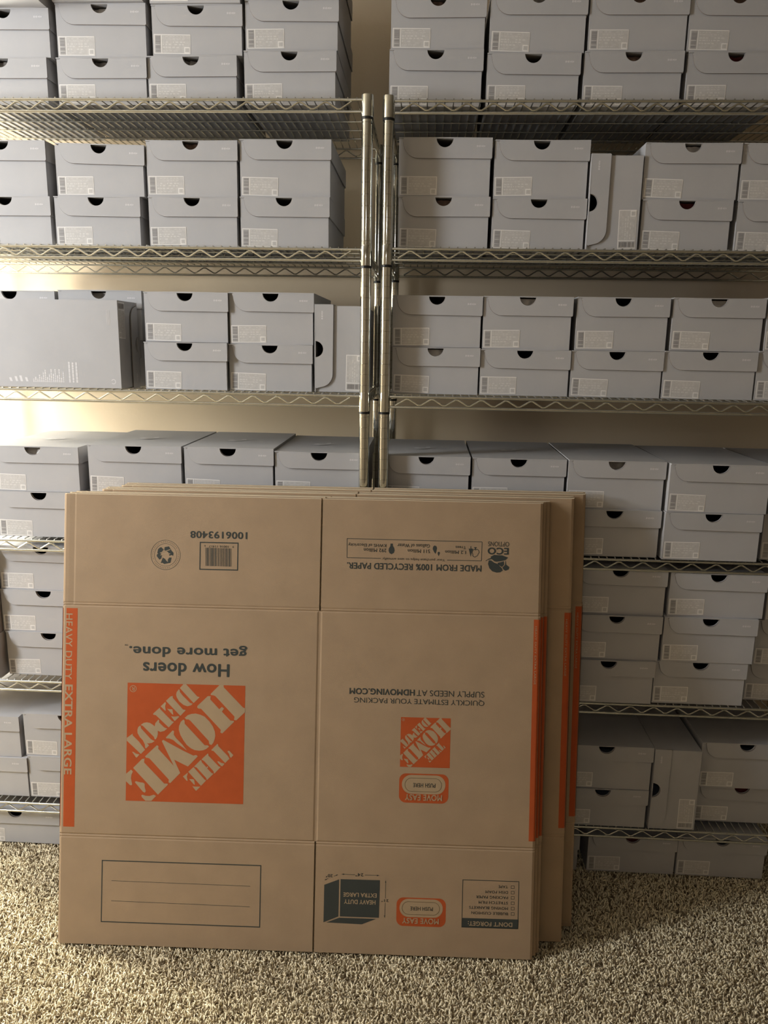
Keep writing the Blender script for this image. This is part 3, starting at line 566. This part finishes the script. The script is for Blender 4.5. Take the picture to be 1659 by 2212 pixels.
('printed_writing_frame','ink',0,((0.1019,0.1998),(0.4821,0.1998),(0.4821,0.2022),(0.1019,0.2022))),
('printed_writing_frame','ink',0,((0.1019,0.0561),(0.1043,0.0561),(0.1043,0.1998),(0.1019,0.1998))),
('printed_writing_frame','ink',0,((0.4797,0.0561),(0.4821,0.0561),(0.4821,0.1998),(0.4797,0.1998))),
('printed_writing_frame','ink',0,((0.126,0.1529),(0.4566,0.1509),(0.4566,0.1518),(0.126,0.1538))),
('printed_writing_frame','ink',0,((0.126,0.1049),(0.4564,0.1019),(0.4564,0.1028),(0.126,0.1058))),
)
ART_TEXTS=(
('printed_number', 'ink', '1006193408', 0.3666, 0.9792, 0.1347, 0.0166, 180, 2, 1),
('printed_slogan', 'ink', 'get more done.', 0.299, 0.7041, 0.2804, 0.0314, 180, 2, 1),
('printed_slogan', 'ink', 'How doers', 0.2951, 0.6605, 0.2056, 0.0306, 180, 2, 1),
('printed_slogan', 'ink', 'TM', 0.1527, 0.715, 0.0077, 0.0042, 180, 0, 1),
('printed_barcode', 'ink', '10016 11417', 0.3669, 0.9521, 0.0465, 0.0051, 180, 0, 1),
('printed_barcode', 'ink', '6', 0.3342, 0.953, 0.0029, 0.0043, 180, 0, 1),
('printed_barcode', 'ink', '9', 0.4011, 0.9523, 0.0032, 0.0043, 180, 0, 1),
('printed_claim', 'ink', 'MADE FROM 100% RECYCLED PAPER.', 0.8268, 0.9148, 0.3142, 0.0151, 180, 2, 1),
('printed_claim', 'ink', 'Your purchase helps to save annually:', 0.8251, 0.933, 0.1467, 0.0074, 180, 0, 1),
('printed_claim', 'ink', '1.2 Million', 0.9226, 0.9517, 0.0484, 0.0078, 180, 1, 1),
('printed_claim', 'ink', 'Trees', 0.9344, 0.963, 0.0242, 0.007, 180, 1, 1),
('printed_claim', 'ink', '511 Million', 0.837, 0.9523, 0.0516, 0.0082, 180, 1, 1),
('printed_claim', 'ink', 'Gallons of Water', 0.8246, 0.9647, 0.0759, 0.0084, 180, 1, 1),
('printed_claim', 'ink', '292 Million', 0.7346, 0.9521, 0.0529, 0.0086, 180, 1, 1),
('printed_claim', 'ink', 'KWHS of Electricity', 0.7163, 0.9644, 0.089, 0.0096, 180, 1, 1),
('printed_claim', 'ink', 'ECO', 1.0218, 0.9565, 0.049, 0.0162, 180, 3, 1),
('printed_claim', 'ink', 'OPTIONS', 1.0224, 0.9729, 0.0486, 0.0111, 180, 0, 1),
('printed_notice', 'ink', 'QUICKLY ESTIMATE YOUR PACKING', 0.8454, 0.6007, 0.3046, 0.0142, 180, 0, 1),
('printed_notice', 'ink', 'HDMOVING.COM', 0.7583, 0.6204, 0.1532, 0.0146, 180, 3, 1),
('printed_notice', 'ink', 'SUPPLY NEEDS AT', 0.9183, 0.6199, 0.158, 0.0138, 180, 0, 1),
('handhold_badge', 'ink', 'PUSH HERE', 0.8618, 0.4032, 0.0522, 0.0099, 180, 1, 3),
('handhold_badge', 'board', 'MOVE EASY', 0.8607, 0.3743, 0.0871, 0.0146, 180, 2, 3),
('handhold_badge', 'ink', 'PUSH HERE', 0.8618, 0.112, 0.0528, 0.009, 180, 1, 3),
('handhold_badge', 'board', 'MOVE EASY', 0.86, 0.0826, 0.0861, 0.0133, 180, 2, 3),
('printed_size_diagram', 'board', 'HEAVY DUTY', 0.7163, 0.1228, 0.0744, 0.0105, 180, 2, 1),
('printed_size_diagram', 'board', 'EXTRA LARGE', 0.7166, 0.1393, 0.0788, 0.0101, 180, 2, 1),
('printed_size_diagram', 'ink', '24"', 0.7142, 0.1871, 0.0187, 0.0077, 180, 1, 1),
('printed_size_diagram', 'ink', '20"', 0.6433, 0.1825, 0.0162, 0.0077, 180, 1, 1),
('printed_size_diagram', 'ink', '21"', 0.7755, 0.128, 0.0168, 0.0067, 180, 1, 1),
('printed_checklist', 'board', "DON'T FORGET:", 1.0232, 0.0809, 0.104, 0.0108, 180, 2, 1),
('printed_checklist', 'ink', 'TAPE', 1.0517, 0.1703, 0.0218, 0.0065, 180, 1, 1),
('printed_checklist', 'ink', 'DISH FOAM', 1.0369, 0.157, 0.0521, 0.0065, 180, 1, 1),
('printed_checklist', 'ink', 'PACKING PAPER', 1.026, 0.1446, 0.0744, 0.0065, 180, 1, 1),
('printed_checklist', 'ink', 'STRETCH FILM', 1.0293, 0.132, 0.0683, 0.0065, 180, 1, 1),
('printed_checklist', 'ink', 'MOVING BLANKETS', 1.0185, 0.1192, 0.0906, 0.0065, 180, 1, 1),
('printed_checklist', 'ink', 'BUBBLE CUSHION', 1.0214, 0.1065, 0.0854, 0.0065, 180, 1, 1),
('stripe', 'board', 'HEAVY DUTY', 0.0146, 0.7076, 0.1564, 0.0167, -90, 1, 1),
('stripe', 'board', 'EXTRA LARGE', 0.0168, 0.5102, 0.2142, 0.0185, -90, 2, 1),
)
SHELF = dict(A='top', B='second', C='third', D='fourth', E='fifth', F='lowest')
SIDE = dict(L='left', R='right')
LINING = dict(LA1='tissue', LA2='tissue', LA2b='tissue_pale', LA3='tissue', LB3b='tissue_brown', LD1b='tissue_pale', RB1='tissue_brown', RB3='tissue_red',
              RB3b='tissue_pale', RC2b='tissue_pale', RC4b='tissue_pale', RC1='tissue_pale', RA1b='tissue_brown', RA2b='tissue', RA3='tissue_brown', RA3b='tissue_brown',
              RA4='tissue_red', RA4b='tissue_brown', RD3b='tissue', RF2='tissue_red', RG1='tissue_red', LC2b='tissue')
# extra words that set a box apart by its look, or its column on its rack
LOOK = dict(
    LA1c='grey shoe box jutting out over the left end of the top shelf, highest visible',
    LB2b='grey shoe box with a slanting ajar lid, upper row, second shelf of left rack',
    LD1b='grey shoe box with brightly lit lid at left end of fourth shelf, upper row',
    LG1='grey shoe box on the carpet under left rack, beside flat cartons',
    RG0='grey shoe box on the carpet under right rack, half hidden by the flat cartons',
    RG1='grey shoe box on the carpet under right rack, first one clear of the cartons',
    RG2='grey shoe box on the carpet under the right rack, rightmost of its row',
    RB3='grey shoe box showing dark red inside its thumb hole, right of the upended box',
    RB3b='grey shoe box with pale paper in its thumb hole, right of the upended box',
    RC2b='grey shoe box with crumpled pale paper in thumb hole, third shelf, right rack',
    RC4b='grey shoe box with lilac-grey paper filling its thumb hole, third shelf, right rack',
)
TIER = {'': 'lower row', 'b': 'upper row', 'c': 'third row'}
NUM = {1: 'nearest the centre posts', 2: 'second from the centre posts', 3: 'third from the centre posts', 4: 'fourth from the centre posts', 5: 'fifth from the centre posts'}
for key, x, y, z, w, h in BOXES:
    side, shelf = key[0], key[1]; rest = key[2:]; col = ''.join(ch for ch in rest if ch.isdigit()); tier = rest[len(col):]
    k = int(col) if col else 1
    if key in LOOK: lab = LOOK[key]
    elif side == 'L' and shelf == 'E':
        who = {'': 'bottom of its stack', 'b': 'middle of its stack', 'c': 'top of its stack'}[tier]
        lab = f'grey shoe box on left rack fifth shelf, {who}, ' + ('at left edge' if col == '0' else 'beside the flat cartons')
    elif side == 'L' and shelf == 'F':
        lab = f'grey shoe box on left rack lowest shelf, {TIER[tier]}, ' + ('at the left edge' if k == 1 else 'beside the flat cartons')
    else:
        if side == 'L': k = 5 - k
        if shelf == 'E':
            lab = f"grey shoe box, right rack fifth shelf, {dict(zip(('', 'b', 'c'), ('bottom', 'middle', 'top')))[tier]} of stack, " + {3: 'beside the flat cartons', 4: 'second column right of cartons', 5: 'at the right edge'}[k]
        elif shelf == 'F':
            lab = f'grey shoe box, right rack lowest shelf, {TIER[tier]}, ' + ('left of the upended box' if k == 1 else 'right of the upended box')
        elif side == 'R' and shelf == 'B' and k >= 4: lab = f'grey shoe box, {TIER[tier]}, second shelf, right rack, cut off by right edge'
        else: lab = f'grey shoe box, {TIER[tier]}, {SHELF[shelf]} shelf, {SIDE[side]} rack, {NUM[k]}'
    grp = 'grey shoe boxes on the ' + (SIDE[side] + ' rack ' + SHELF[shelf] + ' shelf' if shelf != 'G' else 'carpet under the racks')
    rr = random.Random(key)
    shoe_box(lab, (x, y, z + 0.0002), w, h - 0.0006, rot=(0, 0, 0.0 if shelf in 'G' else rr.uniform(-0.004, 0.004)), group=grp, lining=LINING.get(key),
             mark=key in ('LD1b', 'LD2b', 'LD3b', 'LD4b', 'RD1b', 'RD2b'), tilt=0.022 if key == 'LB2b' else (-0.008 if key == 'LA3' else 0.0))
# boxes stood on their side: labelled end turned a quarter turn, lid facing left
def upended(label, x, y, z, thick, height, grp):
    # local x (width) -> world z, local z (height) -> world -x
    shoe_box(label, (x + thick, y, z + 0.0006), height, thick - 0.001, rot=(0, -PI / 2, 0), group=grp)
upended('upended grey shoe box with its lid facing left, second shelf of right rack', 0.3610, 0.040, 1.6307, 0.1195, 0.2060, 'grey shoe boxes on the right rack second shelf')
upended('upended grey shoe box with its lid facing left, third shelf beside centre posts', -0.2755, 0.030, 1.2898, 0.1215, 0.2050, 'grey shoe boxes on the left rack third shelf')
upended('upended grey shoe box with its lid facing left, lowest shelf of right rack', 0.6200, -0.002, 0.1543, 0.1220, 0.2290, 'grey shoe boxes on the right rack lowest shelf')
# box standing on its long side with its printed base towards the room
w, h, d = 0.209, 0.118, 0.335
t = shoe_box('grey shoe box stood on edge showing its printed base, left end of third shelf', (-0.7465, -0.004, 1.2897 + w + 0.0012), w, h, d, rot=(0, 0, 0), group='grey shoe boxes on the left rack third shelf')
t.rotation_euler = Matrix(((0, -1, 0), (0, 0, 1), (-1, 0, 0))).to_euler()     # x -> -z, y -> -x, z -> +y
def base_print():
    b = MB(); rr = random.Random(11)
    # laid out on the base: u = metres left of the right end (local y), v = metres above the shelf (local x = w - v)
    def q(u0, u1, v0, v1, skew=0): b.add([(w - v0, u0, -0.0002), (w - v0, u1, -0.0002), (w - v1, u1 + skew, -0.0002), (w - v1, u0 + skew, -0.0002)], [(0, 1, 2, 3)])
    for u0 in (0.1075, 0.1165, 0.1255):
        v = 0.012
        while v < 0.060: l = rr.uniform(0.004, 0.010); q(u0, u0 + 0.0045, v, min(v + l, 0.062)); v += l + 0.0008
    for i in range(16):
        u0 = 0.142 + i * 0.0050; top = 0.012 + rr.uniform(0.010, 0.036) * (1 if i < 12 else 0.5); v = 0.012
        while v < top: l = rr.uniform(0.003, 0.008); q(u0, u0 + 0.0032, v, min(v + l, top)); v += l + 0.0010
    for u0, hgt in ((0.232, .010), (0.246, .014), (0.258, .012), (0.272, .009)): q(u0, u0 + 0.006, 0.013, 0.013 + hgt, 0.003)
    for i in range(6): q(0.020 + i * 0.0014, 0.0208 + i * 0.0014, 0.150, 0.186)
    n = 20                                                     # small open ring mark in the lower right corner
    for i in range(n - 4):
        a0, a1 = 2 * PI * i / n + 0.5, 2 * PI * (i + 1) / n + 0.5; r0, r1 = 0.0042, 0.0062; cu, cv = 0.019, 0.016
        P = lambda r_, a: (w - (cv + r_ * math.sin(a)), cu + r_ * math.cos(a), -0.0002)
        b.add([P(r0, a0), P(r1, a0), P(r1, a1), P(r0, a1)], [(0, 1, 2, 3)])
    return b.mesh('base_print', [M['boxprint']])
obj('base_print', base_print(), t)

# ------------------------------------------------------------------ flattened moving cartons
CW, CH = 1.1235, 1.070; S0, S1, SL = 0.262, 0.806, 0.6085
def sheet_mesh(name, front, seed):
    rr = random.Random(seed); b = MB()
    us = sorted(set([0, 0.004, 0.012, 0.024, 0.028, 0.1, 0.2, 0.3, 0.4, 0.5, SL - 0.006, SL - 0.002, SL + 0.002, SL + 0.006, 0.7, 0.8, 0.9, 1.0, 1.08, 1.11, 1.118, CW]))
    vs_ = sorted(set([0, 0.05, 0.12, 0.2, S0 - 0.009, S0 - 0.006, S0 - 0.003, S0, S0 + 0.003, 0.3, 0.4, 0.5, 0.6, 0.7, 0.77, S1 - 0.003, S1, S1 + 0.003, S1 + 0.006, S1 + 0.009, 0.9, 0.98, 1.04, CH - 0.0011, CH]))
    def z(u, v):
        d = 0
        for s_, k in ((S0, -1), (S1, 1)):
            if abs(v - s_) < 0.001: d -= 0.0016
            if abs(v - (s_ + 0.006 * k)) < 0.001: d -= 0.0010
        if S0 < v < S1 and abs(u - SL) < 0.003: d -= 0.0012
        if abs(u - 0.024) < 0.001 and v > S1: d -= 0.0008
        if v > CH - 0.0001: d -= 0.0008
        e = min(u, CW - u)
        if e < 0.004: d -= 0.0018 * (1 - e / 0.004)
        return d if front else -d
    idx = {}; 
    for i, u in enumerate(us):
        for j, v in enumerate(vs_): idx[i, j] = len(b.v); b.v.append((u, v, z(u, v)))
    for i in range(len(us) - 1):
        for j in range(len(vs_) - 1):
            if SL - 0.003 < (us[i] + us[i + 1]) / 2 < SL + 0.003 and not S0 + 0.001 < (vs_[j] + vs_[j + 1]) / 2 < S1 - 0.001: continue
            b.f.append((idx[i, j], idx[i + 1, j], idx[i + 1, j + 1], idx[i, j + 1])); b.mi.append(1 if vs_[j] > CH - 0.002 else 0)
    me = b.mesh(name, [M['board'], M['rim']])
    # give it the thickness of corrugated board
    bm = bmesh.new(); bm.from_mesh(me)
    loose = [v for v in bm.verts if not v.link_faces]; bmesh.ops.delete(bm, geom=loose, context='VERTS')
    r_ = bmesh.ops.extrude_face_region(bm, geom=bm.faces[:])
    for v in [g for g in r_['geom'] if isinstance(g, bmesh.types.BMVert)]: v.co.z -= 0.0030
    bmesh.ops.recalc_face_normals(bm, faces=bm.faces[:])
    for f in bm.faces:
        if abs(f.normal.z) < 0.5: f.material_index = 1
        elif f.calc_center_median().y < CH - 0.0012: f.material_index = 0
    bm.to_mesh(me); bm.free()
    return me
def text_geo(s, bold):
    cu = bpy.data.curves.new('t', 'FONT'); cu.body = s; cu.resolution_u = 4
    if bold: cu.space_character = 1.06
    o = bpy.data.objects.new('t', cu); C.objects.link(o); bpy.context.view_layer.update()
    me = bpy.data.meshes.new_from_object(o.evaluated_get(bpy.context.evaluated_depsgraph_get()))
    vs_ = [v.co[:2] for v in me.vertices]; fs = [tuple(p.vertices) for p in me.polygons]
    k = {0: 0.0, 1: 0.010, 2: 0.026, 3: 0.034}[bold]; n0 = len(vs_)
    if k:                                            # heavier strokes: overlay slightly shifted copies
        base, bf = list(vs_), list(fs); vs_, fs = [], []
        for j in range(6):
            a = PI / 3 * j; vs_ += [(x + k * math.cos(a), y + k * 0.8 * math.sin(a)) for x, y in base]; fs += [tuple(i + j * n0 for i in f) for f in bf]
    bpy.data.objects.remove(o); bpy.data.meshes.remove(me); bpy.data.curves.remove(cu)
    x0, x1 = min(v[0] for v in vs_), max(v[0] for v in vs_); y0, y1 = min(v[1] for v in vs_), max(v[1] for v in vs_)
    return [((v[0] - (x0 + x1) / 2) / (x1 - x0), (v[1] - (y0 + y1) / 2) / (y1 - y0)) for v in vs_], fs
INKS = [M['ink'], M['boardedge'], M['orange'], M['groove']]; IX = dict(ink=0, board=1, orange=2, groove=3)
E0 = 0.00018
def put_text(b, s, cu, cv, w, h, rot, bold, layer, mi):
    vs_, fs = text_geo(s, bold); a = math.radians(rot); ca, sa = math.cos(a), math.sin(a)
    b.add([(cu + (x * w) * ca - (y * h) * sa, cv + (x * w) * sa + (y * h) * ca, E0 * (layer + 1)) for x, y in vs_], fs, mi)
    if bold:                                         # the copies lie a hair above one another, so none hides in its neighbour
        m = len(vs_); o = len(b.v) - m
        for i in range(m): p = b.v[o + i]; b.v[o + i] = (p[0], p[1], p[2] + (i // (m // 6)) * 0.00001)
def rounded(u0, u1, v0, v1, r, n=8):
    out = []
    for cx, cy, a in ((u1 - r, v1 - r, 0), (u0 + r, v1 - r, PI / 2), (u0 + r, v0 + r, PI), (u1 - r, v0 + r, 1.5 * PI)):
        out += [(cx + r * math.cos(a + PI / 2 * i / n), cy + r * math.sin(a + PI / 2 * i / n)) for i in range(n + 1)]
    return out
def ring(b, outer, inner, z, mi):
    n = len(outer); b.add([(p[0], p[1], z) for p in outer] + [(p[0], p[1], z) for p in inner], [(i, (i + 1) % n, (i + 1) % n + n, i + n) for i in range(n)], mi)
front_me, back_me = sheet_mesh('front_sheet', True, 1), sheet_mesh('back_sheet', False, 2)
art = {}
for part, col, layer, data in ART_POLYS:
    if col == 'badge':
        o_, i_, p_ = data; b = art.setdefault('handhold_badge' + ('' if o_[2] > 0.2 else '_'), MB())
        b.poly_z(rounded(*o_, 0.016), E0, 2); b.poly_z(rounded(*i_, (i_[3] - i_[2]) * 0.49), 2 * E0, 1)
        r_ = (p_[3] - p_[2]) * 0.49; P0 = rounded(*p_, r_); P1 = rounded(p_[0] + .0010, p_[1] - .0010, p_[2] + .0010, p_[3] - .0010, r_ - .0010)
        ring(b, P0, P1, 3 * E0, 3); continue
    art.setdefault(part, MB()).poly_z(list(data), E0 * (1 + layer), IX[col])
b = art['recycling_seal']
circ = lambda r, n=48: [(SEAL[0] + r * math.cos(2 * PI * i / n), SEAL[1] + r * math.sin(2 * PI * i / n)) for i in range(n)]
ring(b, circ(0.0352), circ(0.0344), E0, 0); ring(b, circ(0.0268), circ(0.0262), E0, 0)
for i in range(44):                                             # tiny ring lettering
    if i % 11 in (3,): continue
    a = 2 * PI * i / 44; p = [(SEAL[0] + r * math.cos(a + da), SEAL[1] + r * math.sin(a + da)) for r, da in ((.0298, 0), (.0316, 0), (.0316, .05), (.0298, .05))]; b.poly_z(p, E0, 3)
for part, col, s, cu, cv, w, h, rot, bold, layer in ART_TEXTS:
    if part == 'stripe': continue
    if part == 'handhold_badge' and cv < 0.2: part += '_'
    put_text(art.setdefault(part, MB()), s, cu, cv, w, h, rot, bold, layer, IX[col])
NICE = dict(printed_number='dark printed item number', printed_slogan='dark printed slogan')
logo_me = []
for u0, u1, v0, v1 in LOGOS:
    b = MB(); b.poly_z([(u0, v0), (u1, v0), (u1, v1), (u0, v1)], E0, 2); lb = MB()
    for pts in LOGO_LETTERS: lb.poly_z([(u0 + a * (u1 - u0), v0 + c * (v1 - v0)) for a, c in pts], 2.2 * E0, 0)
    s_ = u1 - u0; cx, cy = u0 + 0.048 * s_, v0 + 0.953 * s_
    n = 28; o_ = [(cx + .029 * s_ * math.cos(2 * PI * i / n), cy + .029 * s_ * math.sin(2 * PI * i / n)) for i in range(n)]; i_ = [(cx + .0245 * s_ * math.cos(2 * PI * i / n), cy + .0245 * s_ * math.sin(2 * PI * i / n)) for i in range(n)]
    ring(lb, o_, i_, 2.2 * E0, 0); put_text(lb, 'R', cx, cy, .026 * s_, .032 * s_, 180, 0, 1.4, 0)
    logo_me.append((b.mesh('printed_logo', INKS), lb.mesh('logo_lettering', [M['boardedge']])))
def stripe(u0, u1, name, texts):
    b = MB(); v0, v1 = 0.279, 0.7987
    n = 4
    for i in range(n):
        a, c = u0 + (u1 - u0) * i / n, u0 + (u1 - u0) * (i + 1) / n
        zz = lambda u: E0 + (-0.0018 * (1 - min(u, CW - u) / 0.004) if min(u, CW - u) < 0.004 else 0)
        b.add([(a, v0, zz(a)), (c, v0, zz(c)), (c, v1, zz(c)), (a, v1, zz(a))], [(0, 1, 2, 3)], 2)
    # wraps round the fold
    e = u0 if u0 < 0.5 else u1; s_ = -1 if u0 < 0.5 else 1
    q = [(e + s_ * 0.0017, v0, -0.0016), (e + s_ * 0.0017, v0, -0.0070), (e + s_ * 0.0017, v1, -0.0070), (e + s_ * 0.0017, v1, -0.0016)]
    b.add(q, [(0, 1, 2, 3)], 2)
    me = b.mesh('orange_stripe', INKS); tb = MB()
    for s, cu, cv, w, h, rot, bold in texts: put_text(tb, s, cu, cv, w, h, rot, bold, 1, 1)
    return me, tb.mesh('stripe_lettering', INKS)
left_stripe = stripe(0.0, 0.0345, 'l', [(s, cu, cv, w, h, rot, bold) for part, col, s, cu, cv, w, h, rot, bold, layer in ART_TEXTS if part == 'stripe'])
right_stripe = stripe(1.1085, CW, 'r', [('HEAVY DUTY EXTRA LARGE', 1.1140, 0.7150, 0.136, 0.0046, -90, 1)])
fold_mes = []
for u, s_ in ((0, -1), (CW, 1)):
    fold_me = MB()
    pts = [(u, -0.0017), (u + s_ * 0.0014, -0.0030), (u + s_ * 0.0014, -0.0056), (u, -0.0070)]
    for v0, v1 in ((0, S0 - .002), (S0, S1), (S1 + .002, CH)) if s_ < 0 else ((S0, S1),):
        vs_ = [(p[0], v, p[1]) for v in (v0, v1) for p in pts]; fold_me.add(vs_, [(i, i + 1, i + 5, i + 4) if s_ > 0 else (i + 4, i + 5, i + 1, i) for i in range(3)] + [(0, 1, 2, 3), (7, 6, 5, 4)], 0)
    fold_mes.append(fold_me.mesh('fold', [M['board']]))
yaw = math.radians(1.48)
def carton(label, i, sx, yb, yt, full):
    lam = math.asin((yt - yb) / CH); zb = 0.003 + DZ[i]
    U = Vector((math.cos(yaw), math.sin(yaw), 0)); V = Vector((-math.sin(yaw) * math.sin(lam), math.cos(yaw) * math.sin(lam), math.cos(lam))); N = U.cross(V)
    t = thing('flat_moving_carton', label, 'cardboard carton', (-0.84 + sx, yb, zb), group='flat cartons leaning against the racks')
    t.rotation_euler = (Matrix((U, V, N)).transposed() @ Matrix.Rotation(ROLL[i], 3, 'Z')).to_euler()
    obj('front_sheet', front_me, t); o = obj('back_sheet', back_me, t); o.location = (0.0, 0.0008, -0.0056)
    [obj('fold', fm, t) for fm in fold_mes]
    for sm, tm in (left_stripe, right_stripe):
        s = obj('orange_stripe', sm, t); obj('stripe_lettering', tm, s)
    if full:
        for (a, c), nm in zip(logo_me, ('large', 'small')):
            o = obj('printed_logo', a, t); obj('logo_lettering', c, o)
            o['label'] = nm + ' square orange logo'
        for part, b in art.items():
            o = obj(part.strip('_'), b.mesh(part.strip('_'), INKS), t)
    return t
SH = (0, .009, .018, .077, .079, .080, .110, .112, .1135)
YB = (0, .011, .022, .060, .071, .082, .112, .124, .139)
YT = (0, .010, .020, .033, .045, .057, .069, .081, .093)
DZ = (0, .0010, .0014, .0010, .0018, .0022, .0018, .0026, .0030)
ROLL = (0, .0009, -.0006, .0007, -.0009, .0004, .0010, -.0004, .0003)
CL = ['frontmost flat brown moving carton, fully showing its printing and large orange logo',
      'flat brown moving carton directly behind the frontmost one in the leaning stack',
      'flat brown moving carton, third back, its right edge just past the front one',
      'flat brown moving carton, fourth back, first of those shifted right',
      'flat brown moving carton, fifth back in the leaning stack',
      'flat brown moving carton, sixth back, showing a broad strip at its right',
      'flat brown moving carton, seventh back in the leaning stack',
      'flat brown moving carton, eighth back in the leaning stack',
      'rearmost flat brown moving carton, resting on the racks and reaching furthest right']
for i in range(9):
    carton(CL[i], i, SH[i], -0.345 + YB[i], -0.133 + YT[i], i == 0)
